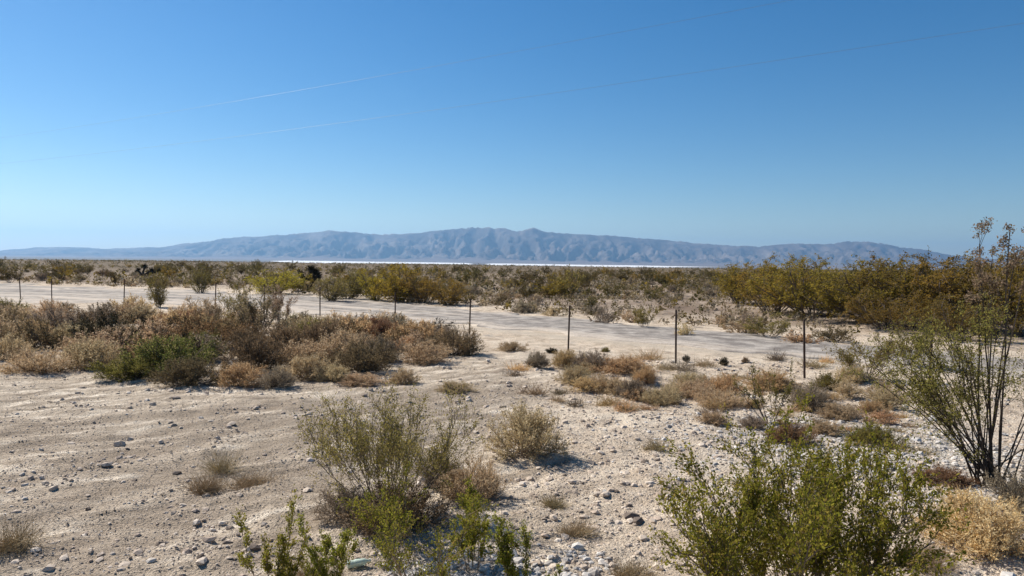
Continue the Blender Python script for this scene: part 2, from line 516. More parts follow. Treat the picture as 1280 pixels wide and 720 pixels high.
CREST = [(-700, 309), (-400, 305), (-150, 308), (0, 313), (45, 309), (90, 308.5), (130, 311), (165, 310), (185, 308.5), (200, 309), (225, 305), (260, 301), (285, 297), (330, 294.5), (365, 292),
         (400, 289.5), (415, 288), (440, 290), (475, 292.5), (520, 291), (545, 287), (572, 284.5), (590, 283), (610, 284.5), (630, 284.5), (645, 289.5), (655, 287.5), (667, 284.5), (680, 289),
         (700, 291), (735, 293), (760, 293.5), (800, 297), (835, 299), (870, 303), (915, 306.5), (950, 308), (975, 305), (1000, 304), (1030, 305), (1060, 301.5), (1090, 302),
         (1120, 307.5), (1150, 311), (1180, 317), (1210, 321), (1280, 326), (1400, 328), (1700, 322), (2200, 326)]
def build_mountains():
    cu, cz = [], []
    for px, py in CREST:
        u, s = dir_px(px, py); cu.append(u); cz.append(s)
    u = np.linspace(cu[0], cu[-1], 1000)
    yy = np.concatenate([np.linspace(8600, 10200, 18), np.linspace(10280, 13200, 80), np.linspace(13300, 17000, 16)])
    U, Y = np.meshgrid(u, yy)
    X = U * Y
    crest = np.interp(U, cu, cz) * 12600 + 30 + 2.6
    crest = crest + 10 * fbm(U * 60, U * 0, 4, 71)
    yc = 12600 + 500 * fbm(U * 9, U * 0, 3, 73)
    s = (Y - 8600) / (yc - 8600)
    front = 0.13 * np.clip(s, 0, 1) + 0.87 * np.clip((s - 0.36) / 0.64, 0, 1) ** 1.25
    back = np.clip(1 - (Y - yc) / 3800, 0, 1) ** 1.3
    p = np.where(s < 1, front, back)
    xw = X + 300 * fbm(X / 1500, Y / 1500, 3, 91)
    rid = 1 - np.abs(2 * fbm(xw / 330, Y / 1000, 5, 81, 0.62))
    rid2 = 1 - np.abs(2 * fbm(xw / 115, Y / 260, 4, 85, 0.6))
    cut = np.clip(1 - rid, 0, 1) * 0.85 + np.clip(1 - rid2, 0, 1) * 0.38
    env = 4 * p * (1 - p) * (s < 1.0) + 0.3 * p * (s >= 1)
    rocky = sstep(0.36, 0.55, s)
    Z = crest * np.clip(p - 0.48 * env * cut * rocky, 0, 1.02)
    Z = Z - 30.2 + 0 * s
    V = np.stack([X.ravel(), Y.ravel(), Z.ravel()], 1)
    n = len(u); i = np.arange(len(yy) - 1)[:, None] * n; j = np.arange(n - 1)[None]
    Q = np.stack([i + j, i + j + 1, i + n + j + 1, i + n + j], -1).reshape(-1, 4)
    m, nt, out = new_mat('mountain_rock')
    tc = nt.nodes.new('ShaderNodeTexCoord').outputs['Object']
    nz = node(nt, 'ShaderNodeTexNoise', Scale=0.0016, Detail=8.0, Roughness=0.62); nt.links.new(tc, nz.inputs['Vector'])
    c = ramp(nt, nz.outputs[0], [(0.36, (.070, .056, .050)), (0.5, (.120, .097, .084)), (0.64, (.200, .165, .140))])
    a = nt.nodes.new('ShaderNodeAttribute'); a.attribute_name = 'fan'
    c = mixc(nt, a.outputs['Fac'], c, (.175, .135, .115))
    pr = node(nt, 'ShaderNodeBsdfPrincipled', Roughness=0.95); pr.inputs['Specular IOR Level'].default_value = 0.05
    nt.links.new(c, pr.inputs['Base Color']); nt.links.new(pr.outputs[0], out.inputs['Surface'])
    me = quad_mesh('mountain_range', V, Q, [m], smooth=True)
    attr(me, 'fan', (1 - rocky).ravel())
    o = link('mountain_range', me); o['kind'] = 'structure'

def build_haze():
    a, b, z0, z1 = -21000.0, 21000.0, -40.0, 690.0
    V = np.array([(x, y, z) for z in (z0, z1) for x, y in ((a, a), (b, a), (b, b), (a, b))], float)
    Q = np.array([(3, 2, 1, 0), (4, 5, 6, 7), (0, 1, 5, 4), (1, 2, 6, 5), (2, 3, 7, 6), (3, 0, 4, 7)])
    m, nt, out = new_mat('haze_air')
    pv = node(nt, 'ShaderNodeVolumePrincipled', Density=6.0e-5, Anisotropy=0.35)
    pv.inputs['Color'].default_value = (.34, .63, 1.0, 1)
    nt.links.new(pv.outputs[0], out.inputs['Volume'])
    o = link('haze', quad_mesh('haze', V, Q, [m])); o['kind'] = 'stuff'

# ------------------------------------------------------------------ plants: mesh makers (unit-sized, grown from a seed)
def creosote(seed, H=1.0, W=1.0, stems=14, br=5, tw=5, lf=9, leaf=0.011, lean=0.55, base=0.07, leafy=0.35, thick=0.010, up=0.06, clump=0.010, sides=3):
    """fan of bare stems from one root, leaves carried on the outer twigs"""
    rng = np.random.default_rng(seed)
    ang = rng.uniform(0, 2 * np.pi, stems)
    tilt = lean * np.sqrt(rng.uniform(0.02, 1, stems))
    D = np.stack([np.cos(ang) * np.sin(tilt), np.sin(ang) * np.sin(tilt), np.cos(tilt)], 1)
    P = np.stack([np.cos(ang), np.sin(ang), np.zeros(stems)], 1) * (base * rng.uniform(.2, 1, stems))[:, None]
    P[:, 2] = -0.03
    L = H * rng.uniform(0.55, 1.0, stems)
    s1 = grow(rng, P, D, L, 6, 0.10, up)
    p, d, t = kids(rng, s1, br, leafy, 1.0, 0.45)
    s2 = grow(rng, p, d + [0, 0, .25], np.repeat(L, br) * 0.34 * rng.uniform(.5, 1.1, len(p)), 4, 0.14, 0.10)
    p, d, t = kids(rng, s2, tw, 0.25, 1.0, 0.55)
    s3 = grow(rng, p, d + [0, 0, .2], H * 0.13 * rng.uniform(.4, 1.15, len(p)), 2, 0.15, 0.08)
    sc = np.array([W, W, 1.0])
    wood = join([tubes(s1 * sc, thick * rng.uniform(.6, 1.1, stems), thick * .35, sides), tubes(s2 * sc, thick * .38, thick * .16), tubes(s3 * sc, thick * .2, thick * .09)])
    C, dd = along(rng, s3 * sc, lf, 0.15, 1.05, clump)
    C2, dd2 = along(rng, s2 * sc, max(1, lf // 2), 0.55, 1.0, clump)
    lv = leaves(rng, np.concatenate([C, C2]), leaf, 0.5, np.concatenate([dd, dd2]), 0.45)
    return wood, lv

def rounded(p, rx, rz, k=.55):
    """draw in what sticks out of the plant's rounded outline, unevenly"""
    r = np.sqrt((p[..., 0] / rx) ** 2 + (p[..., 1] / rx) ** 2 + (p[..., 2] / rz) ** 2)
    lim = 1 + .16 * vnoise(p[..., 0] * 5 / rx + 3, p[..., 1] * 5 / rx + p[..., 2] * 3 / rz, 5)
    f = np.where(r > lim, (lim + (r - lim) * (1 - k) * .6) / np.maximum(r, 1e-6), 1.0)
    return p * f[..., None]

def dry_bush(seed, stems=46, br=5, tw=5, lf=5, leaf=0.011, H=0.62, flat=1.0, thick=0.0045):
    """dense dome of fine twigs, 1 m across"""
    rng = np.random.default_rng(seed)
    ang = rng.uniform(0, 2 * np.pi, stems)
    tilt = np.radians(94) * rng.uniform(0.0, 1, stems) ** .62
    lump = 0.86 + 0.30 * vnoise(np.cos(ang) * 1.9 + seed, np.sin(ang) * 1.9 + tilt * 2.4, seed)
    D = np.stack([np.cos(ang) * np.sin(tilt), np.sin(ang) * np.sin(tilt), np.cos(tilt) + 0.10], 1)
    P = rng.normal(size=(stems, 3)) * [0.06, 0.06, 0]; P[:, 2] = -0.02
    L = lump * (0.40 + 0.06 * np.cos(tilt)) * rng.uniform(.72, 1.0, stems)
    s1 = grow(rng, P, D, L, 3, 0.10, 0.04)
    p, d, t = kids(rng, s1, br, 0.35, 1.0, 0.5)
    s2 = grow(rng, p, d + [0, 0, .20], 0.15 * rng.uniform(.6, 1.1, len(p)), 2, 0.18, 0.08)
    p, d, t = kids(rng, s2, tw, 0.2, 1.0, 0.55)
    s3 = grow(rng, p, d + [0, 0, .25], 0.075 * rng.uniform(.5, 1.25, len(p)), 1, 0.1, 0.05)
    sc = np.array([1, 1, H / 0.62 * 1.08])
    s1, s2, s3 = rounded(s1, .44, .50), rounded(s2, .46, .53), rounded(s3, .47, .545)
    for s in (s1, s2, s3):
        s[..., 2] = np.maximum(s[..., 2], 0.004 - 0.03 * (s is s1))
    wood = join([tubes(s1 * sc, thick, thick * .5), tubes(s2 * sc, thick * .6, thick * .3)])
    tw_ = tubes(s3 * sc, thick * .42, thick * .2)
    C, dd = along(rng, s3 * sc, lf, 0.0, 1.1, 0.010)
    lv = leaves(rng, C, leaf, 0.36, dd, 0.5)
    return wood, join([tw_, lv])

def grass(seed, n=500, H=0.25, spread=0.35, wid=0.004):
    """loose tuft of dry stalks"""
    rng = np.random.default_rng(seed)
    c = rng.normal(size=(max(9, n // 45), 2)).clip(-1.4, 1.4) * spread * 0.30
    P = np.concatenate([c[rng.integers(0, len(c), n)] + rng.normal(size=(n, 2)) * spread * .22, np.full((n, 1), -0.01)], 1)
    D = np.concatenate([rng.normal(size=(n, 2)) * 0.65, np.ones((n, 1)) * rng.uniform(.25, 1, (n, 1))], 1)
    s = grow(rng, P, D, H * rng.uniform(.35, 1.0, n), 2, 0.2, -0.08)
    s[..., 2] = np.maximum(s[..., 2], 0.0)
    return tubes(s, wid * .6, wid * .25)

def clump_mesh(seed, kind, n=420, leaf=0.035, trunkn=9):
    """small plant for the middle distance: creosote (vase) or dome"""
    rng = np.random.default_rng(seed)
    if kind == 'vase':
        w, l = creosote(seed, 1.0, 1.0, trunkn, 4, 4, max(2, n // (trunkn * 16)), leaf, 0.62, .10, .30, .012, .05, .03)
    else:
        w, l = dry_bush(seed, trunkn * 2, 4, 3, max(1, n // (trunkn * 24)), leaf, .62, 1.0, .007)
    return w, l

def tree_mesh(seed, H=3.0, W=1.0, stems=16, leaf=0.036, lf=13, low=.22):
    """low many-stemmed thicket tree: bare grey stems under a broad leafy crown"""
    rng = np.random.default_rng(seed)
    ang = rng.uniform(0, 2 * np.pi, stems); tilt = 0.75 * np.sqrt(rng.uniform(0.02, 1, stems))
    D = np.stack([np.cos(ang) * np.sin(tilt), np.sin(ang) * np.sin(tilt), np.cos(tilt)], 1)
    P = np.stack([np.cos(ang), np.sin(ang), ang * 0], 1) * (0.30 * rng.uniform(.2, 1, stems))[:, None]; P[:, 2] = -.05
    L = H * rng.uniform(.55, .85, stems)
    s1 = grow(rng, P, D, L, 5, .14, .05)
    p, d, t = kids(rng, s1, 8, low, 1., .6)
    s2 = grow(rng, p, d + [0, 0, .06], np.repeat(L, 8) * .36 * rng.uniform(.6, 1.05, len(p)), 3, .16, -.01)
    p, d, t = kids(rng, s2, 7, .2, 1., .6)
    s3 = grow(rng, p, d, H * .13 * rng.uniform(.5, 1.2, len(p)), 2, .18, .0)
    s1, s2, s3 = rounded(s1, 1.65, 2.45), rounded(s2, 1.75, 2.55), rounded(s3, 1.85, 2.68)
    sc = np.array([W, W, 1.])
    wood = join([tubes(s1 * sc, .032 * rng.uniform(.6, 1.2, stems), .012, 4), tubes(s2 * sc, .010, .005), tubes(s3 * sc, .005, .003)])
    C, dd = along(rng, s3 * sc, lf, 0., 1.1, .03)
    return wood, leaves(rng, C, leaf, .42, dd, .35)

# ------------------------------------------------------------------ plants: placing
def make_plant(name, wood, lv, wood_mat, leaf_m, x, y, label, cat, group=None, rot=0., scale=(1, 1, 1), wname='stems', lname='foliage', sink=0.0):
    e = link(name, None, loc=(x, y, tz(x, y) - sink))
    e.rotation_euler = (0, 0, rot); e.scale = scale
    e.empty_display_size = 0.1
    tag(e, label, cat, group)
    for nm, me, mt in ((wname, wood, wood_mat), (lname, lv, leaf_m)):
        if not isinstance(me, bpy.types.Mesh):
            me = quad_mesh(name + '_' + nm, me[0], me[1], [mt])
        o = link(nm, me, e)
        if me.materials[0] != mt:
            o.material_slots[0].link = 'OBJECT'; o.material_slots[0].material = mt
    return e

build_ground()
build_road()
build_salt_flat()
build_mountains()
build_haze()

_lib = {}
def lib(key, fn, count):
    if key not in _lib:
        _lib[key] = []
        for i in range(count):
            w, l = fn(i)
            _lib[key].append((quad_mesh(key + '_stems', w[0], w[1], [M['bark']]), quad_mesh(key + '_foliage', l[0], l[1], [M['tan']])))
    return _lib[key]
DOME = lib('dome', lambda i: dry_bush(100 + i, 64, 6, 5, 6, .0105), 4)
DOME_MID = lib('dome_mid', lambda i: dry_bush(130 + i, 46, 5, 5, 5, .0135, thick=.005), 5)
DOME_LOW = lib('dome_low', lambda i: dry_bush(150 + i, 30, 5, 4, 3, .024, thick=.006), 5)
VASE_MID = lib('vase_mid', lambda i: creosote(200 + i, 1., 1., 16, 6, 6, 7, .017, .72, .09, .25, .009, .04, .02), 5)
VASE_LOW = lib('vase_low', lambda i: creosote(230 + i, 1., 1., 14, 5, 5, 5, .030, .75, .10, .18, .010, .04, .03), 5)
TREES = lib('thicket', lambda i: tree_mesh(260 + i), 3)
SHRUBS = lib('tall_shrub', lambda i: tree_mesh(280 + i, stems=18, lf=10, low=.03), 3)
_r = np.random.default_rng(77)

def bush(px, py, wpx, hpx, kind, mat, label, group=None, name='desert_bush', cat='bush', hi=True):
    """one plant whose foot stands where that line of sight meets the plain"""
    x, y = gp(px, py)
    w, h = wpx * y / F_PX, hpx * y / F_PX
    bush_at(x, y, w, h, kind, mat, label, group, name, cat, hi)

def bush_at(x, y, w, h, kind, mat, label, group=None, name='desert_bush', cat='bush', hi=True):
    src = {'dome': DOME if hi else DOME_MID, 'domelow': DOME_LOW, 'vase': VASE_MID, 'vaselow': VASE_LOW, 'tree': TREES, 'shrub': SHRUBS}[kind]
    wd, lv = src[_r.integers(len(src))]
    hw, hh = {'dome': (.86, .57), 'domelow': (.88, .57), 'vase': (1.15, 1.02), 'vaselow': (1.2, 1.02), 'tree': (3.7, 2.75), 'shrub': (3.7, 2.75)}[kind]
    wm = {'tan': 'twig', 'straw': 'twig', 'orange': 'twig', 'dark': 'bark_dark'}.get(mat, 'bark')
    return make_plant(name, wd, lv, M[wm], M[mat], x, y, label, cat, group, _r.uniform(0, 6.28), (w / hw * _r.uniform(.92, 1.08), w / hw, h / hh))


# ------------------------------------------------------------------ foreground plants
def hero(name, px, py, wl, wood_mat, leaf_m, label, cat='shrub', rot=0., scale=(1, 1, 1), group=None):
    x, y = gp(px, py)
    return make_plant(name, wl[0], wl[1], M[wood_mat], M[leaf_m], x, y, label, cat, group, rot, scale)

# the big green creosote in front, cut by the frame: many upright sprays
hero('creosote_bush', 998, 790, creosote(11, 1.36, 1.07, 42, 9, 8, 15, .0132, .90, .20, .36, .009, .045, .014, 4), 'bark', 'green',
     'large leafy green creosote bush, wider than tall, in full leaf over pale gravel')
# young green sprays at the lower edge
for px, py, h, w, n, sd, lab in ((338, 742, .66, .42, 5, 21, 'narrow bright green creosote sprig beside the bare tan dirt, next to a low grey-brown tuft'),
                                 (415, 728, .56, .50, 6, 22, 'bright green creosote sprig rising just behind the pale green bottle'),
                                 (520, 738, .80, .95, 9, 23, 'loose bright green creosote with upright sprays in front of the grey-stemmed creosote'),
                                 (645, 742, .62, .42, 5, 24, 'small green creosote sprig standing alone on white gravel, orange tint at its foot'),
                                 (590, 700, .56, .46, 6, 26, 'green creosote spray leaning against the tan dome bush')):
    hero('creosote_sprig', px, py, creosote(sd, h * 1.05, w / .62, n + 1, 8, 6, 13, .0105, .52, .14, .22, .007, .09, .012), 'twig', 'green', lab, rot=sd)
hero('creosote_sprig', 692, 738, creosote(25, .26, .7, 4, 4, 4, 9, .011, .5, .04, .2, .006, .08, .008), 'twig', 'green',
     'tiny green creosote seedling on gravel')
# olive creosote with grey stems in the middle
hero('creosote_bush', 487, 640, creosote(33, 1.30, 1.0, 44, 9, 8, 6, .0105, .95, .17, .52, .0062, .05, .018), 'bark', 'olive',
     'olive creosote bush with bare grey stems below, beside a tan dome bush')
bush(590, 616, 100, 64, 'dome', 'tan', 'tan dry dome bush growing against the right flank of the olive creosote', cat='bush')
bush(500, 652, 150, 66, 'dome', 'brown', 'dark brown tangle of dead twigs at the root of the olive creosote', cat='bush')
bush(556, 606, 70, 54, 'dome', 'grey', 'grey-brown dry bush squeezed between the olive creosote and the tan dome bush', cat='bush')
bush(435, 640, 110, 48, 'dome', 'grey', 'low grey-brown twiggy bush at the foot of the olive creosote', cat='bush')
bush(657, 563, 112, 78, 'dome', 'tan', 'round tan dry bush alone on pale gravel, throwing a dark shadow', cat='bush')

# tall creosote at the right edge: stems fan to the left, thin wands stand up to the sky
def tall_creosote():
    rng = np.random.default_rng(44)
    P, T, thick = [], [], []
    def stem(tx, ty, tzz, n=1, r=.013):
        P.append(rng.normal(size=3) * [.10, .10, 0]); T.append((tx, ty, tzz)); thick.append(r)
    for k in range(26):
        a = rng.uniform(0, 1)
        stem(-1.55 + 1.35 * a + rng.normal() * .1, rng.normal() * .45, 1.15 + .95 * a + rng.normal() * .15, r=.011)
    for k in range(6):
        a = rng.uniform(0, 1)
        stem(.1 + 1.3 * a, rng.normal() * .45, 2.0 - .7 * a + rng.normal() * .15, r=.011)
    for tx, ty, h in ((-.16, .1, 3.00), (.08, -.1, 3.14), (.28, .05, 2.95), (-.30, -.15, 2.65), (.52, .1, 3.15), (.02, .15, 2.8)):
        stem(tx, ty, h, r=.016)
    P, T, thick = np.array(P), np.array(T), np.array(thick)
    n = len(P); k = 9; t = np.linspace(0, 1, k)
    P[:, 2] = -.03
    mid = P * .45 + T * .55 + np.stack([T[:, 0] * -.10, T[:, 1] * 0, T[:, 2] * .02], 1)
    q = ((1 - t) ** 2)[None, :, None] * P[:, None] + (2 * t * (1 - t))[None, :, None] * mid[:, None] + (t ** 2)[None, :, None] * T[:, None]
    q = q + rng.normal(size=q.shape) * .018 * t[None, :, None]
    lo, hi = q[:32], q[32:]
    def twigs(q, br, tw, lf, t0, L2, L3, r, lsz, jit, t0b=.2):
        p, d, _ = kids(rng, q, br, t0, 1., .5)
        s2 = grow(rng, p, d + [0, 0, .2], L2 * rng.uniform(.4, 1.1, len(p)), 3, .16, .06)
        p, d, _ = kids(rng, s2, tw, t0b, 1., .6)
        s3 = grow(rng, p, d, L3 * rng.uniform(.4, 1.1, len(p)), 2, .18, .03)
        C, dd = along(rng, s3, lf, .1, 1.1, jit)
        return [tubes(s2, r * .4, r * .18), tubes(s3, r * .22, r * .1)], leaves(rng, C, lsz, .5, dd, .4)
    w1, l1 = twigs(lo, 9, 7, 8, .44, .42, .18, .009, .015, .025)
    w2, l2 = twigs(hi, 7, 5, 16, .74, .34, .07, .010, .0165, .022, .55)
    wood = join([tubes(q, thick, thick * .35, 4)] + w1 + w2)
    return wood, l1, l2
tw_, l1_, l2_ = tall_creosote()
tall = hero('creosote_bush', 1236, 596, (tw_, l1_), 'bark_dark', 'olive',
            'tall sparse dark-stemmed creosote whose wands rise above the thicket against the sky')
o = link('dry_tips', quad_mesh('dry_tips', l2_[0], l2_[1], [M['dead']]), tall)
o['label'] = 'browned leaves on the tallest wands'
bush(1228, 680, 165, 92, 'dome', 'straw', 'straw-yellow dry bush below the tall dark-stemmed creosote', cat='bush')
bush(1296, 640, 120, 84, 'dome', 'grey', 'grey leafless bush beside the straw-yellow dry bush, in deep shade', cat='bush')
bush(1178, 596, 96, 26, 'dome', 'rust', 'low reddish-brown dead bush under the fanned stems of the tall creosote', cat='bush')
bush(1205, 640, 70, 30, 'dome', 'straw', 'small straw-coloured tuft between the big green creosote and the straw-yellow bush', cat='bush')

# ------------------------------------------------------------------ low dry grass
def tuft(px, py, wpx, hpx, mat, sd, label, group=None, n=700):
    x, y = gp(px, py)
    w, h = wpx * y / F_PX, hpx * y / F_PX
    g = grass(sd, n, h * 1.25, w * .42, .0032 * max(1, y / 8))
    o = link('dry_grass_tuft', quad_mesh('dry_grass_tuft', g[0], g[1], [M[mat]]), loc=(x, y, tz(x, y)))
    return tag(o, label, 'grass', group)
tuft(258, 600, 60, 30, 'hay', 301, 'sprawling straw grass tuft on the bare wheel-marked dirt', None, 500)
tuft(318, 596, 100, 22, 'hay', 302, 'flattened trail of dry tan grass next to the straw tuft on bare dirt', None, 500)
tuft(280, 580, 50, 34, 'hay', 309, 'thin dry grass standing up behind the straw tuft on bare dirt', None, 260)
tuft(22, 676, 70, 44, 'hay', 303, 'faint tan grass tuft on bare stony dirt far from any bush', None, 420)
tuft(720, 660, 64, 24, 'hay', 304, 'low straw grass tuft on white gravel left of the big green creosote', None, 500)
tuft(690, 626, 50, 18, 'hay', 305, 'small tan grass tuft near the foot of the tan dome bush', None, 380)
tuft(790, 716, 90, 26, 'hay', 306, 'straw grass at the left foot of the big green creosote', None, 700)
tuft(818, 556, 40, 16, 'hay', 307, 'small tan grass tuft alone on the pale gravel flat', None, 300)
tuft(385, 728, 90, 50, 'hay', 308, 'grey-tan dry grass between the green sprigs and the pale green bottle', None, 800)
tuft(1150, 700, 110, 36, 'hay', 310, 'pale straw grass at the right foot of the big green creosote', None, 700)

rg = np.random.default_rng(61)
for k in range(46):
    px, py = rg.uniform(640, 1150), rg.uniform(446, 560)
    if py > 500 + (px - 640) * .12:
        py -= 45
    wd = rg.uniform(26, 60)
    tuft(px, py, wd, wd * rg.uniform(.22, .34), rg.choice(['tan', 'hay', 'straw', 'grey'], p=[.35, .4, .1, .15]), 400 + k, 'thin low dry grass tuft between the bushes along the fence', 'thin grass tufts along the fence', 170)

# ------------------------------------------------------------------ bushes along the fence, right of centre
G = 'dry bushes scattered along the fence'
for a in ((672, 455, 34, 22, 'dome', 'grey', 'pale grey-green small bush before the road, apart from the others by the fence'),
          (640, 436, 40, 14, 'dome', 'tan', 'tan low bush at the end of the bush belt near the road'),
          (716, 474, 46, 26, 'dome', 'tan', 'pale tan bush in front of the orange bush around a fence post'),
          (708, 455, 42, 26, 'dome', 'orange', 'orange-tan bush around the foot of a fence post'),
          (738, 457, 52, 28, 'dome', 'grey', 'grey-brown bush next to the orange bush around a fence post'),
          (778, 462, 86, 26, 'dome', 'orange', 'long orange dry bush between two fence posts'),
          (806, 474, 32, 26, 'dome', 'orange', 'small orange bush at the end of the long orange bush'),
          (792, 492, 46, 30, 'dome', 'grey', 'grey twiggy bush in front of the small orange bush'),
          (828, 498, 54, 28, 'dome', 'tan', 'tan bush next to the grey twiggy bush'),
          (862, 480, 48, 24, 'dome', 'tan', 'tan bush at the foot of the thin leaning fence post'),
          (905, 486, 56, 28, 'dome', 'orange', 'orange bush on the stony flat between two fence posts'),
          (905, 502, 60, 24, 'dome', 'tan', 'low tan bush in front of the orange bush on the stony flat'),
          (962, 482, 74, 28, 'dome', 'orange', 'wide orange bush right behind the little dark creosote'),
          (1010, 505, 56, 38, 'dome', 'grey', 'rounded grey-tan bush standing before the straight fence post'),
          (1034, 482, 38, 24, 'dome', 'olive', 'olive bush just past the straight fence post'),
          (988, 548, 66, 30, 'dome', 'rust', 'reddish-tan bush on the white stones'),
          (1092, 550, 76, 32, 'dome', 'olive', 'olive-tan bush on the white stones, near the tall creosote'),
          (1050, 516, 58, 22, 'dome', 'tan', 'low tan bush behind the white stones'),
          (1090, 512, 40, 20, 'dome', 'orange', 'small orange-brown bush behind the olive-tan bush on white stones'),
          (890, 522, 44, 16, 'dome', 'tan', 'flat pale tuft-like bush on the edge of the gravel flat'),
          (1030, 534, 50, 18, 'dome', 'tan', 'low reddish bush between white stones and fence'),
          (942, 528, 40, 18, 'dome', 'grey', 'flat grey bush beside the little dark creosote'),
          (505, 473, 44, 22, 'dome', 'tan', 'small round tan bush standing clear of the belt on bare dirt'),
          (452, 474, 64, 16, 'dome', 'tan', 'low flat tan bush at the front edge of the belt'),
          (570, 480, 56, 15, 'dome', 'tan', 'flat pinkish-tan bush alone on bare dirt before the road'),
          (527, 440, 26, 16, 'dome', 'grey', 'tiny pale grey bush at the tip of the bush belt'),
          (858, 449, 13, 10, 'dome', 'dark', 'small blackish bush on the white sand beside the road'),
          (905, 454, 18, 12, 'dome', 'dark', 'dark low bush on the white sand by the road, larger of two'),
          (932, 452, 14, 8, 'dome', 'brown', 'little brown bush on the white sand by the road'),
          (690, 438, 22, 8, 'dome', 'dark', 'flat dark bush on the near edge of the road'),
          (757, 436, 16, 8, 'dome', 'olive', 'tiny olive bush on the near edge of the road')):
    bush(a[0], a[1], a[2] * (1.12 if a[3] > 13 else .9), a[3] * 1.12, *a[4:], group=G)
rf = np.random.default_rng(88)
for k in range(26):
    px = rf.uniform(680, 1110); py = np.interp(px, [680, 850, 1110], [446, 470, 492]) + rf.uniform(0, 34)
    wd = rf.uniform(26, 58); mt = rf.choice(['tan', 'orange', 'grey', 'straw'], p=[.45, .25, .18, .12])
    wn_ = {'tan': 'tan', 'orange': 'orange-tan', 'grey': 'grey-brown', 'straw': 'straw-coloured'}[mt]
    bush(px, py, wd, wd * rf.uniform(.38, .52), 'dome', mt, ('small ' if wd < 42 else 'broad ') + wn_ + ' dry bush filling in among the bushes along the fence', group=G, hi=False)
hero('creosote_bush', 962, 522, creosote(51, .92, 1.05, 12, 5, 5, 7, .015, .72, .08, .34, .009, .04, .014), 'bark_dark', 'olive',
     'little dark creosote with splayed branches before the orange bushes', rot=1.)
bush(1082, 470, 84, 56, 'vase', 'olive', 'bushy olive creosote by the fence line, under the thicket', name='creosote_bush', cat='shrub')
bush(1135, 455, 70, 56, 'vase', 'olive', 'olive creosote half hidden behind the tall dark-stemmed creosote', name='creosote_bush', cat='shrub')
bush(1065, 474, 60, 30, 'dome', 'tan', 'tan bush at the foot of the bushy olive creosote', group=G)

# ------------------------------------------------------------------ the dense bush belt on the left, front rank by hand
B = 'bush belt in front of the fence'
for a in ((50, 462, 88, 40, 'dome', 'tan', 'round tan bush, front rank of the belt, on bare dirt'),
          (114, 456, 84, 46, 'dome', 'tan', 'broad tan bush, front rank, between the round tan bush and the green bush'),
          (8, 448, 66, 40, 'dome', 'tan', 'tan bush at the outer end of the front rank'),
          (160, 470, 90, 36, 'dome', 'olive', 'low olive-brown bush at the front foot of the green bush'),
          (236, 478, 92, 44, 'dome', 'brown', 'brown twiggy bush in front of the green bush'),
          (300, 478, 74, 36, 'dome', 'orange', 'orange-tan bush, front rank, right of the brown twiggy bush'),
          (346, 480, 58, 32, 'dome', 'grey', 'grey bush, front rank, next to the orange-tan bush'),
          (385, 468, 84, 40, 'dome', 'tan', 'tan bush in a shallow notch of the front rank'),
          (418, 472, 50, 28, 'dome', 'tan', 'small tan bush with dark foot, front rank'),
          (455, 460, 96, 50, 'dome', 'brown', 'large brown bush, front rank, before the rusty bush'),
          (478, 448, 70, 40, 'dome', 'grey', 'grey-green bush on the right flank of the large brown bush'),
          (530, 450, 76, 36, 'dome', 'tan', 'round tan bush near the tip of the belt, open dirt around it'),
          (566, 440, 80, 44, 'dome', 'brown', 'brown-tan bush by the fence post at the tip of the belt'),
          (520, 432, 80, 44, 'dome', 'orange', 'orange-brown bush behind the round tan bush at the tip'),
          (480, 428, 70, 44, 'dome', 'rust', 'rust-brown bush standing high in the belt near the tip'),
          (262, 428, 120, 48, 'dome', 'rust', 'wide rust-red bush behind the green bush'),
          (226, 416, 90, 40, 'dome', 'rust', 'rust-red bush with darker top, behind the wide rust-red bush'),
          (320, 458, 100, 52, 'dome', 'brown', 'dark brown bush with blackish foot in mid belt'),
          (352, 440, 90, 50, 'dome', 'brown', 'dark twiggy bush behind the blackish-footed bush'),
          (400, 436, 90, 52, 'dome', 'brown', 'tall brown bush in mid belt, behind the tan notch bush'),
          (430, 446, 90, 46, 'dome', 'tan', 'tan-green bush in mid belt beside the large brown bush')):
    bush(*a, group=B)
bush(208, 464, 124, 62, 'dome', 'fresh', 'fresh green bush standing out in the tan belt', group=B)
bush(248, 446, 74, 46, 'dome', 'fresh', 'fresh green bush behind the larger green bush, before rust-red bush', group=B)
bush(198, 382, 40, 46, 'shrub', 'olive', 'upright dark olive creosote at the roadside beyond the belt', name='creosote_bush', cat='shrub')
bush(320, 420, 84, 62, 'vase', 'dead', 'thin leafless grey shrub rising out of the belt', name='creosote_bush', cat='shrub')
bush(300, 412, 50, 60, 'vase', 'olive', 'sparse olive creosote rising out of the belt, before the road', name='creosote_bush', cat='shrub')
bush(350, 405, 50, 50, 'vase', 'dead', 'sparse bare shrub at the back of the belt', name='creosote_bush', cat='shrub')
LAB = {'tan': 'tan dry bush within the dense belt, shoulder to shoulder with others', 'brown': 'brown dry bush within the dense belt',
       'grey': 'grey-brown dry bush within the dense belt', 'orange': 'orange-brown dry bush within the dense belt',
       'olive': 'olive leafy bush within the dense belt', 'dark': 'blackish bush within the dense belt'}
rb = np.random.default_rng(9)
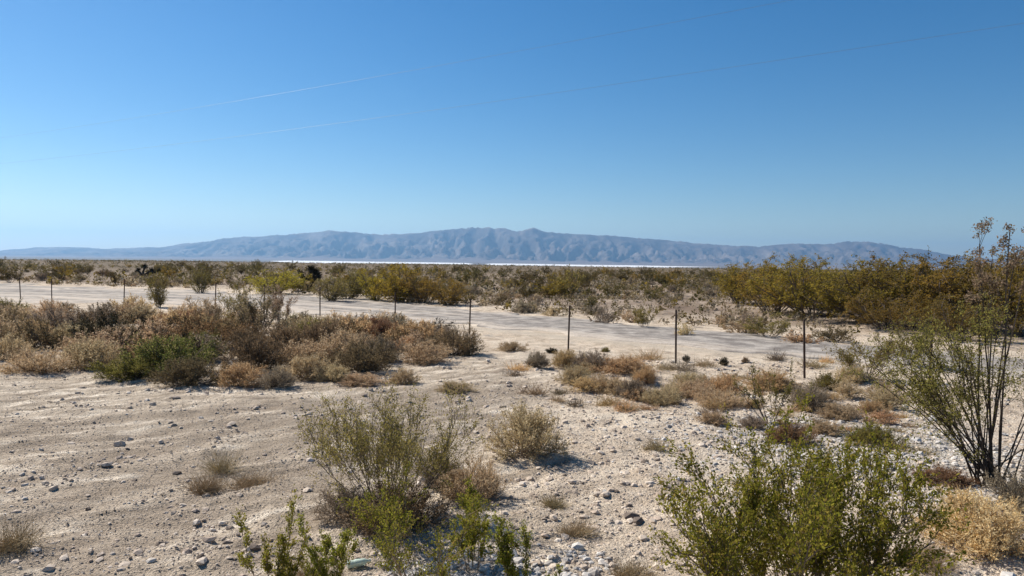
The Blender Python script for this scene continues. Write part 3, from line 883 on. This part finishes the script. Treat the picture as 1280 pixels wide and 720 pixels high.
for k in range(96):
    for _ in range(30):
        px = rb.uniform(-30, 560)
        back = np.interp(px, [0, 200, 420, 560], [384, 392, 398, 424]); front = np.interp(px, [0, 110, 160, 420, 560], [438, 446, 452, 452, 434])
        py = rb.uniform(back, front)
        x, y = gp(px, py); d, w, _s = road_mask(np.array([x]), np.array([y]))
        if d[0] > w[0] + .6:
            break
    mt = rb.choice(['tan', 'tan', 'tan', 'brown', 'brown', 'grey', 'orange', 'olive', 'dark'], p=[.22, .16, .12, .11, .08, .13, .10, .06, .02])
    w = rb.uniform(1.1, 2.3)
    size = 'small ' if w < 1.45 else 'large ' if w > 1.95 else ''
    rank = 'back rank nearest the fence' if (py - back) / (front - back) < .35 else 'middle of the belt'
    bush_at(x, y, w * .95, w * rb.uniform(.40, .56), 'dome', mt, size + LAB[mt].replace('within the dense belt', 'in the dense belt, ' + rank).replace(', shoulder to shoulder with others', ''), B, hi=False)

# ------------------------------------------------------------------ thicket at the right, tall yellow-green shrubs in the middle, yuccas
TG = 'thicket trees beyond the road'
for px, py, w, h, mt, lab in ((1015, 398, 170, 80, 'gold', 'golden olive tree at the crest of the thicket, highest crown left of the middle'),
                         (925, 382, 110, 50, 'gold', 'low golden tree at the open end of the thicket'),
                         (965, 392, 120, 64, 'gold', 'golden tree second from the open end of the thicket'),
                         (1085, 404, 170, 80, 'gold', 'golden olive tree with bare grey stems in mid thicket'),
                         (1150, 408, 180, 84, 'thicket', 'olive tree in front of the thicket, dark at its foot'),
                         (1215, 414, 180, 92, 'gold', 'golden tree behind the tall creosote wands'),
                         (1285, 420, 180, 96, 'thicket', 'olive tree at the thicket end behind tall creosote'),
                         (1050, 390, 150, 62, 'thicket', 'dark olive tree filling the thicket behind the golden ones'),
                         (1120, 394, 170, 72, 'gold', 'golden tree at the back of the thicket'),
                         (1190, 396, 170, 72, 'gold', 'rounded golden tree at the back behind the olive tree'),
                         (1255, 400, 170, 76, 'gold', 'golden tree at the back corner of the thicket'),
                         (1330, 410, 170, 84, 'gold', 'golden tree past the thicket end'),
                         (990, 384, 130, 60, 'gold', 'golden tree at the back under the thicket crest'),
                         (1110, 412, 110, 54, 'thicket', 'short olive tree at the thicket front, over the stony bank'),
                         (1195, 424, 120, 62, 'thicket', 'short olive tree at the thicket front, behind the wands')):
    bush(px, py, w, h * 1.12, 'tree', mt, lab, TG, 'thicket_tree', 'tree')
YG = 'tall shrubs beyond the road'
for px, py, w, h, mt, lab in ((500, 376, 80, 42, 'yellowgreen', 'bright yellow-green tall shrub across the road, brightest of its clump'),
                         (470, 374, 60, 38, 'yellowgreen', 'yellow-green tall shrub left of the brightest one'),
                         (530, 377, 80, 36, 'gold', 'golden tall shrub right of the brightest yellow-green one'),
                         (560, 380, 70, 28, 'gold', 'low golden-brown shrub at the end of the yellow-green clump'),
                         (435, 372, 70, 32, 'olive', 'olive tall shrub before the dark yucca'),
                         (415, 376, 60, 28, 'olive', 'olive shrub by the road at the head of the clump'),
                         (345, 366, 90, 26, 'yellowgreen', 'yellowish low shrub between the two dark yuccas'),
                         (250, 366, 30, 36, 'olive', 'narrow dark olive shrub across the road, twin-topped')):
    bush(px, py, w * 1.15, h * 1.2, 'shrub', mt, lab, YG, 'tall_shrub', 'shrub')

def yucca(px, py, hpx, heads, sd, label):
    rng = np.random.default_rng(sd)
    x, y = gp(px, py); h = hpx * y / F_PX
    e = link('yucca', None, loc=(x, y, tz(x, y)))
    tag(e, label, 'yucca')
    T = np.array([(hx * h, hy * h, hz * h) for hx, hy, hz in heads])
    n = len(T); t = np.linspace(0, 1, 5)
    P = np.zeros((n, 3)); P[:, 2] = -.1
    mid = T * [.25, .25, .6]
    q = ((1 - t) ** 2)[None, :, None] * P[:, None] + (2 * t * (1 - t))[None, :, None] * mid[:, None] + (t ** 2)[None, :, None] * T[:, None]
    v, f = tubes(q, .13, .10, 6)
    link('trunk', quad_mesh('yucca_trunk', v, f, [M['bark_dark']]), e)
    for c in T:
        m = 90
        D = unit(rng.normal(size=(m, 3)) + [0, 0, .35])
        s = grow(rng, np.repeat(c[None], m, 0), D, h * .30 * rng.uniform(.7, 1.1, m), 2, .05, -.03)
        v, f = tubes(s, .035, .004)
        link('leaf_rosette', quad_mesh('leaf_rosette', v, f, [M['dark']]), e)
yucca(386, 362, 30, ((-.35, 0, .62), (.05, .1, .85), (.40, -.1, .58), (.22, .2, .70), (-.15, -.2, .45)), 5, 'dark spiky branching yucca standing beyond the road, taller of two')
yucca(178, 347, 17, ((-.3, 0, .5), (.15, .1, .8), (.75, -.1, .5), (1.2, .1, .45)), 6, 'dark spiky low yucca far out in the scrub')

# ------------------------------------------------------------------ scrub plain beyond the road
SG = 'scrub on the plain beyond the road'
rs = np.random.default_rng(21)
def beyond(x, y):
    d, w, s = road_mask(x, y)
    return (d > w + 1.0) & (s < 0)
def scrub_spot(lo, hi, pw=1.0):
    while True:
        d = lo + (hi - lo) * rs.uniform() ** pw
        u = rs.uniform(-.78, .78)
        x, y = u * d, d
        if not beyond(np.array([x]), np.array([y]))[0]:
            continue
        if d < 44 and u > .30 and rs.uniform() < .5:
            continue
        if rs.uniform() < .45 + 1.6 * float(fbm(np.array([x / 9]), np.array([y / 9]), 2, 60)[0]):
            return x, y
KN = {'plain': ('vaselow', 'creosote_bush', 'shrub', 'olive creosote out on the scrub plain beyond the road', 'olive creosotes of the plain'),
      'gold': ('vaselow', 'creosote_bush', 'shrub', 'golden-brown creosote out on the scrub plain beyond the road', 'golden creosotes of the plain'),
      'grey': ('domelow', 'bursage_bush', 'bush', 'low grey-brown bush out on the scrub plain beyond the road', 'grey bushes of the plain'),
      'brown': ('domelow', 'bursage_bush', 'bush', 'low dark brown bush out on the scrub plain beyond the road', 'brown bushes of the plain'),
      'tan': ('domelow', 'desert_bush', 'bush', 'low tan bush out on the scrub plain beyond the road', 'tan bushes of the plain')}
for mt, n, lo, hi, wr, hr, pw in (('plain', 190, 40, 170, (1.4, 2.8), (.55, .75), .85), ('gold', 60, 44, 170, (1.4, 2.6), (.5, .7), .85),
                                  ('grey', 165, 26, 95, (.7, 1.7), (.45, .62), .8), ('brown', 130, 26, 120, (.8, 1.9), (.42, .6), .8), ('tan', 130, 25, 80, (.5, 1.3), (.4, .6), .8)):
    kd, nm, ct, lb, gr = KN[mt]
    for k in range(n):
        x, y = scrub_spot(lo, hi, pw)
        w = rs.uniform(*wr)
        rdist = road_mask(np.array([x]), np.array([y])); rdist = rdist[0][0] - rdist[1][0]
        size = 'small ' if w < wr[0] * .65 + wr[1] * .35 else 'large ' if w > wr[0] * .25 + wr[1] * .75 else 'middling '
        where = 'close along the far edge of the road' if rdist < 7 else 'out on the scrub plain past the road' if rdist < 40 else 'far out on the scrub plain'
        bush_at(x, y, w, w * rs.uniform(*hr), kd, mt, size + lb.split(' out on')[0] + ' ' + where, gr, nm, ct)
for a in ((708, 372, 48, 36, 'vaselow', 'olive', 'darker round olive creosote across the road'),
          (805, 408, 30, 30, 'vaselow', 'olive', 'upright olive creosote at the far edge of the road'),
          (755, 402, 34, 22, 'domelow', 'grey', 'dark grey rounded bush by the far edge of the road, before the plain'),
          (960, 420, 78, 30, 'vase', 'olive', 'olive creosote on the stony bank past the road, under the thicket'),
          (925, 414, 60, 20, 'domelow', 'tan', 'tan bush on the stony bank past the road'),
          (1000, 428, 60, 18, 'domelow', 'orange', 'orange-tan bush at the very edge of the road under the thicket'),
          (1045, 424, 60, 22, 'domelow', 'brown', 'brown bush on the stony bank below the short olive tree'),
          (855, 418, 32, 18, 'domelow', 'straw', 'straw-coloured bush at the far edge of the road behind a fence post'),
          (690, 392, 30, 14, 'domelow', 'tan', 'pale straw bush across the road left of a fence post'),
          (592, 368, 36, 14, 'domelow', 'grey', 'flat slate-grey bush across the road by the golden shrub')):
    bush(*a)

def far_scrub():
    """the rest of the plain: plants too small to tell apart, one mass"""
    rng = np.random.default_rng(31)
    out, idx = [], []
    for lo, hi, n, k, ls, hr in ((27, 75, 5200, 18, .17, (.14, .55)), (50, 170, 8500, 18, .155, (.3, 1.1)), (150, 600, 7000, 11, .18, (.5, 1.3)), (500, 3000, 6500, 9, .30, (.6, 1.6))):
        d = lo * np.exp(rng.uniform(0, 1, n) ** .75 * math.log(hi / lo))
        u = rng.uniform(-.85, .85, n)
        x, y = u * d, d
        keep = (rng.uniform(size=n) < .62 + 1.3 * fbm(x / (5 + d * .10), y / (5 + d * .2), 3, 66)) & beyond(x, y)
        x, y, d = x[keep], y[keep], d[keep]
        n = len(x)
        z = terrain(x, y)
        hgt = rng.uniform(*hr, n); wid = hgt * rng.uniform(.8, 1.4, n) * (1 + np.clip(d / 900, 0, 1.4))
        kind = rng.choice(4, n, p=[.34, .30, .12, .24] if lo > 30 else [.08, .34, .06, .52])
        for mi in range(4):
            sel = kind == mi
            c = unit(rng.normal(size=(sel.sum(), k, 3))) * rng.uniform(.45, 1, (sel.sum(), k, 1)) * [.5, .5, .85]
            c[..., 2] = np.abs(c[..., 2]) + .1
            C = np.stack([x[sel], y[sel], z[sel]], 1)[:, None] + c * np.stack([wid[sel], wid[sel], hgt[sel]], 1)[:, None]
            v, q = leaves(rng, C.reshape(-1, 3), np.repeat(hgt[sel] * ls, k), .6)
            out.append((v, q)); idx.append(np.full(len(q), mi))
    v, q = join(out)
    o = link('far_scrub', quad_mesh('far_scrub', v, q, [M['plain'], M['brown'], M['thicket'], M['grey']], np.concatenate(idx)))
    o['kind'] = 'stuff'
    tag(o, 'low olive and brown scrub covering the plain out to the salt flat', 'scrub')
far_scrub()

# ------------------------------------------------------------------ fence
def build_fence():
    px = [(26, 42.5), (65, 41.4), (155, 39.6), (269, 36.4), (330, 34.6), (400, 32.9), (494, 30.2), (587, 26.6), (711, 22.0), (846, 19.2), (1008, 17.4), (1165, 15.6), (1380, 13.6)]
    rng = np.random.default_rng(8)
    pts = []
    for p, y in px:
        u, _ = dir_px(p, 400)
        pts.append((u * y, y))
    e = link('wire_fence', None, loc=(pts[5][0], pts[5][1], tz(*pts[5])))
    tag(e, 'rusty steel post and thin wire fence running along the dirt road', 'fence')
    E = np.array(e.location)
    tops = []
    # a rolled steel T post: flange, web, and its studs
    def tpost(h):
        V, Q = [], []
        def box(x0, x1, y0, y1, z0, z1):
            o = len(V)
            V.extend([(x, y, z) for z in (z0, z1) for x, y in ((x0, y0), (x1, y0), (x1, y1), (x0, y1))])
            Q.extend([(o + a, o + b, o + c, o + d) for a, b, c, d in ((3, 2, 1, 0), (4, 5, 6, 7), (0, 1, 5, 4), (1, 2, 6, 5), (2, 3, 7, 6), (3, 0, 4, 7))])
        box(-.026, .026, -.006, .006, -.3, h)
        box(-.006, .006, .006, .036, -.3, h - .004)
        z = .1
        while z < h - .05:
            box(-.010, .010, -.013, -.006, z, z + .022); z += .055
        return np.array(V), np.array(Q)
    for i, (x, y) in enumerate(pts):
        h = 1.36 + rng.normal() * .04
        v, q = tpost(h)
        o = link('post', quad_mesh('post', v, q, [M['post']]), e)
        z = tz(x, y)
        o.location = (x - E[0], y - E[1], z - E[2])
        lean = (rng.normal() * .02 + (.035 if i == 9 else 0), rng.normal() * .02)
        o.rotation_euler = (lean[1], lean[0], rng.uniform(-.3, .3) + .7)
        tops.append((np.array([x, y, z]), h, lean))
    for i in range(len(tops) - 1):
        (a, ha, la), (b, hb, lb) = tops[i], tops[i + 1]
        for f in (.38, .62, .88):
            A = a + np.array([la[0], -la[1], 1]) * f * 1.33 - E; Bp = b + np.array([lb[0], -lb[1], 1]) * f * 1.33 - E
            t = np.linspace(0, 1, 9)
            q = A[None] * (1 - t)[:, None] + Bp[None] * t[:, None]
            q[:, 2] -= .05 * 4 * t * (1 - t)
            v, fq = tubes(q[None], .0016, .0016, 3)
            link('wire', quad_mesh('wire', v, fq, [M['wire']]), e)
build_fence()

# ------------------------------------------------------------------ power line overhead, parallel to the road
def build_power_line():
    A, Bp = np.array([-64., 74.1]), np.array([30., 13.8])
    poles = []
    for q, lab in ((A, 'wooden utility pole standing in the scrub beyond the dirt road'), (Bp, 'wooden utility pole standing behind the thicket bank by the fence')):
        z = tz(*q)
        e = link('utility_pole', None, loc=(q[0], q[1], z))
        tag(e, lab, 'utility pole')
        s = np.array([[(0, 0, -.5), (0, 0, 6), (0, 0, 12.7)]], float)
        v, f = tubes(s, .16, .11, 12)
        link('pole_shaft', quad_mesh('pole_shaft', v, f, [M['pole']]), e)
        for hz in (10.45, 12.5):
            v, f = tubes(np.array([[(0, 0, hz), (-.1, -.2, hz), (-.2, -.38, hz)]]), .03, .02, 6)
            br = link('insulator_bracket', quad_mesh('insulator_bracket', v, f, [M['wire']]), e)
            v, f = tubes(np.array([[(-.2, -.38, hz - .07), (-.2, -.38, hz), (-.2, -.38, hz + .1)]]), .05, .035, 8)
            link('insulator', quad_mesh('insulator', v, f, [M['porcelain']]), br)
        poles.append(np.array([q[0] - .2, q[1] - .38, z]))
    for hz, lab in ((10.45, 'lower thin power line crossing the sky'), (12.5, 'upper thin power line crossing the sky')):
        t = np.linspace(0, 1, 40)
        q = poles[0][None] * (1 - t)[:, None] + poles[1][None] * t[:, None]
        q[:, 2] += hz + .1 - .85 * 4 * t * (1 - t)
        v, f = tubes(q[None], .0042, .0042, 5)
        tag(link('power_line', quad_mesh('power_line', v, f, [M['cable']])), lab, 'power line')
build_power_line()

# ------------------------------------------------------------------ bottle among the sprigs
def build_bottle():
    x, y = gp(434, 700)
    prof = [(0, .0), (.030, .0), (.034, .008), (.034, .05), (.030, .06), (.034, .072), (.034, .125), (.028, .15), (.013, .175), (.012, .19)]
    n = 18
    V, Q = [], []
    for i, (r, h) in enumerate(prof):
        for k in range(n):
            a = 2 * math.pi * k / n
            rr = r * (1 - .22 * max(0, math.sin(a)) * math.sin(h * 40) ** 2)
            V.append((h, rr * math.cos(a), rr * math.sin(a)))
    for i in range(len(prof) - 1):
        for k in range(n):
            Q.append((i * n + k, i * n + (k + 1) % n, (i + 1) * n + (k + 1) % n, (i + 1) * n + k))
    m, nt, out = new_mat('bottle_plastic')
    p = node(nt, 'ShaderNodeBsdfPrincipled', Roughness=.25)
    nz = node(nt, 'ShaderNodeTexNoise', Scale=30.0)
    nt.links.new(ramp(nt, nz.outputs[0], [(.4, (.58, .70, .58)), (.6, (.72, .82, .70))]), p.inputs['Base Color'])
    p.inputs['Transmission Weight'].default_value = .25
    nt.links.new(p.outputs[0], out.inputs['Surface'])
    e = link('plastic_bottle', None, loc=(x, y, tz(x, y) + .036))
    e.rotation_euler = (0, R(-4), R(20))
    tag(e, 'crushed pale green plastic bottle lying among the green sprigs', 'bottle')
    link('bottle_body', quad_mesh('bottle_body', np.array(V), np.array(Q), [m], smooth=True), e)
    v, f = tubes(np.array([[(.186, 0, 0), (.195, 0, 0), (.205, 0, 0)]]), .015, .015, 12)
    link('cap', quad_mesh('cap', v, f, [plain_mat('cap_white', (.7, .72, .7), .5, .05)]), e)
build_bottle()

# ------------------------------------------------------------------ stones
def ico():
    t = (1 + 5 ** .5) / 2
    V = unit(np.array([(-1, t, 0), (1, t, 0), (-1, -t, 0), (1, -t, 0), (0, -1, t), (0, 1, t), (0, -1, -t), (0, 1, -t), (t, 0, -1), (t, 0, 1), (-t, 0, -1), (-t, 0, 1)], float))
    T = np.array([(0, 11, 5), (0, 5, 1), (0, 1, 7), (0, 7, 10), (0, 10, 11), (1, 5, 9), (5, 11, 4), (11, 10, 2), (10, 7, 6), (7, 1, 8), (3, 9, 4), (3, 4, 2), (3, 2, 6), (3, 6, 8), (3, 8, 9), (4, 9, 5), (2, 4, 11), (6, 2, 10), (8, 6, 7), (9, 8, 1)])
    return V, T
def stone_mat(name, cols):
    m, nt, out = new_mat(name)
    geo = nt.nodes.new('ShaderNodeNewGeometry')
    c = ramp(nt, geo.outputs['Random Per Island'], [(i / (len(cols) - 1), q) for i, q in enumerate(cols)])
    tc = nt.nodes.new('ShaderNodeTexCoord')
    nz = node(nt, 'ShaderNodeTexNoise', Scale=45.0, Detail=4.0); nt.links.new(tc.outputs['Object'], nz.inputs['Vector'])
    c = mixc(nt, 1.0, c, ramp(nt, nz.outputs[0], [(.3, .75), (.7, 1.1)]), 'MULTIPLY')
    p = node(nt, 'ShaderNodeBsdfPrincipled', Roughness=.9); p.inputs['Specular IOR Level'].default_value = .15
    nt.links.new(c, p.inputs['Base Color']); nt.links.new(p.outputs[0], out.inputs['Surface'])
    return m
M['stone_pale'] = stone_mat('stone_pale', [(.30, .235, .18), (.50, .405, .315), (.64, .535, .43), (.42, .325, .25), (.72, .62, .51)])
M['stone_mix'] = stone_mat('stone_mix', [(.19, .145, .11), (.40, .32, .25), (.62, .53, .43), (.28, .215, .165), (.72, .64, .55)])
M['stone_white'] = stone_mat('stone_white', [(.36, .32, .28), (.52, .475, .425), (.66, .61, .55), (.27, .24, .21)])
M['stone_dark'] = stone_mat('stone_dark', [(.10, .08, .065), (.16, .125, .10), (.21, .165, .13)])

def gravel():
    rng = np.random.default_rng(13)
    V0, T0 = ico()
    def batch(x, y, size, flat=(.45, .8)):
        n = len(x)
        z = terrain(x, y)
        a = rng.uniform(0, 6.283, n)
        jit = 1 + rng.uniform(-.32, .32, (n, 12, 1))
        P = V0[None] * jit * np.stack([size * rng.uniform(.8, 1.4, n), size, size * rng.uniform(*flat, n)], 1)[:, None]
        ca, sa = np.cos(a)[:, None], np.sin(a)[:, None]
        X = P[..., 0] * ca - P[..., 1] * sa + x[:, None]; Y = P[..., 0] * sa + P[..., 1] * ca + y[:, None]
        Z = P[..., 2] + (z + size * .12)[:, None]
        return np.stack([X, Y, Z], -1).reshape(-1, 3), (np.arange(n)[:, None, None] * 12 + T0[None]).reshape(-1, 3)
    n = 34000
    d = 4.8 * np.exp(rng.uniform(0, 1, n) * math.log(20 / 4.8))
    u = rng.uniform(-.75, .75, n)
    x, y = u * d, d
    rd, rw, _ = road_mask(x, y)
    dens = .30 + .70 * sstep(-2.5, .8, x - .05 * y) + .9 * fbm(x / .9, y / .9, 3, 90)
    k = (rng.uniform(size=n) < dens) & (rd > rw - .4)
    x, y, d = x[k], y[k], d[k]
    size = .0070 + .012 * rng.pareto(2.8, len(x)).clip(0, 3.2)
    size = size * (1 + .035 * (d - 5).clip(0, 20))
    o = link('gravel', quad_mesh('gravel', *batch(x, y, size), [M['stone_pale']])); o['kind'] = 'stuff'
    tag(o, 'loose pale pebbles strewn over the dirt', 'gravel')
    # fine chips
    oct_v = np.array([(1, 0, 0), (-1, 0, 0), (0, 1, 0), (0, -1, 0), (0, 0, 1), (0, 0, -1)], float)
    oct_t = np.array([(0, 2, 4), (2, 1, 4), (1, 3, 4), (3, 0, 4), (2, 0, 5), (1, 2, 5), (3, 1, 5), (0, 3, 5)])
    n = 60000
    d = 4.8 * np.exp(rng.uniform(0, 1, n) ** 1.1 * math.log(17 / 4.8)); u = rng.uniform(-.75, .75, n)
    x, y = u * d, d
    k = rng.uniform(size=n) < .55 + 1.1 * fbm(x / .6, y / .6, 3, 95)
    x, y, d = x[k], y[k], d[k]; n = len(x)
    sz = (.0045 + .006 * rng.uniform(size=n) ** 2) * (1 + .05 * (d - 5).clip(0, 20))
    P = oct_v[None] * (1 + rng.uniform(-.4, .4, (n, 6, 1))) * np.stack([sz * 1.3, sz, sz * .7], 1)[:, None]
    a = rng.uniform(0, 6.283, n)[:, None]
    zz = terrain(x, y) + sz * .2
    P = np.stack([P[..., 0] * np.cos(a) - P[..., 1] * np.sin(a) + x[:, None], P[..., 0] * np.sin(a) + P[..., 1] * np.cos(a) + y[:, None], P[..., 2] + zz[:, None]], -1)
    o = link('gravel_chips', quad_mesh('gravel_chips', P.reshape(-1, 3), (np.arange(n)[:, None, None] * 6 + oct_t[None]).reshape(-1, 3), [M['stone_mix']])); o['kind'] = 'stuff'
    tag(o, 'fine brown and pale stone chips covering the dirt', 'gravel')
    gx, gy = gp(1090, 555)
    n = 3900
    x = gx + rng.normal(size=n) * 1.45; y = gy + rng.normal(size=n) * 1.5
    x2 = rng.uniform(-1.0, .9, 900); y2 = 5.9 + rng.normal(size=900) * .35
    x, y = np.concatenate([x, x2]), np.concatenate([y, y2])
    size = .016 + .016 * rng.pareto(3.0, len(x)).clip(0, 2.2)
    o = link('white_gravel', quad_mesh('white_gravel', *batch(x, y, size), [M['stone_white']])); o['kind'] = 'stuff'
    tag(o, 'bank of whitish broken stones under the dry bushes', 'gravel')
    # the stones one can pick out
    for px, py, s, mt in ((110, 627, .035, 'd'), (202, 667, .05, 'd'), (318, 672, .055, 'd'), (285, 667, .035, 'd'), (220, 582, .05, 'd'), (168, 591, .045, 'd'), (150, 546, .10, 'p'), (163, 540, .07, 'p'),
                          (790, 639, .075, 'd'), (787, 624, .05, 'd'), (770, 610, .04, 'd'), (728, 599, .035, 'd'), (797, 645, .06, 'd'), (806, 574, .05, 'd'), (822, 568, .045, 'd'),
                          (765, 700, .05, 'p'), (640, 690, .07, 'w'), (560, 700, .075, 'w'), (605, 705, .06, 'w'), (585, 688, .05, 'w'), (420, 640, .05, 'p'), (388, 606, .05, 'd'), (250, 690, .04, 'd'),
                          (60, 700, .05, 'p'), (1130, 505, .08, 'w'), (1168, 520, .10, 'w'), (1145, 545, .09, 'w'), (1110, 580, .09, 'w'), (1070, 572, .08, 'w'), (1000, 565, .08, 'w'), (1185, 610, .07, 'w'), (1260, 715, .08, 'w')):
        x, y = gp(px, py)
        v, q = batch(np.array([0.]), np.array([0.]), np.array([s]))
        v = v - [0, 0, tz(0, 0)]
        o = link('stone', quad_mesh('stone', v, q, [M[{'d': 'stone_dark', 'p': 'stone_pale', 'w': 'stone_white'}[mt]]]), loc=(x, y, tz(x, y)))
        tag(o, {'d': 'dark brown stone lying loose on the pale dirt', 'p': 'pale clod lying loose on the bare dirt', 'w': 'whitish angular stone larger than the gravel around it'}[mt], 'stone',
            {'d': 'loose dark stones', 'p': 'loose pale clods', 'w': 'larger white stones'}[mt])
gravel()
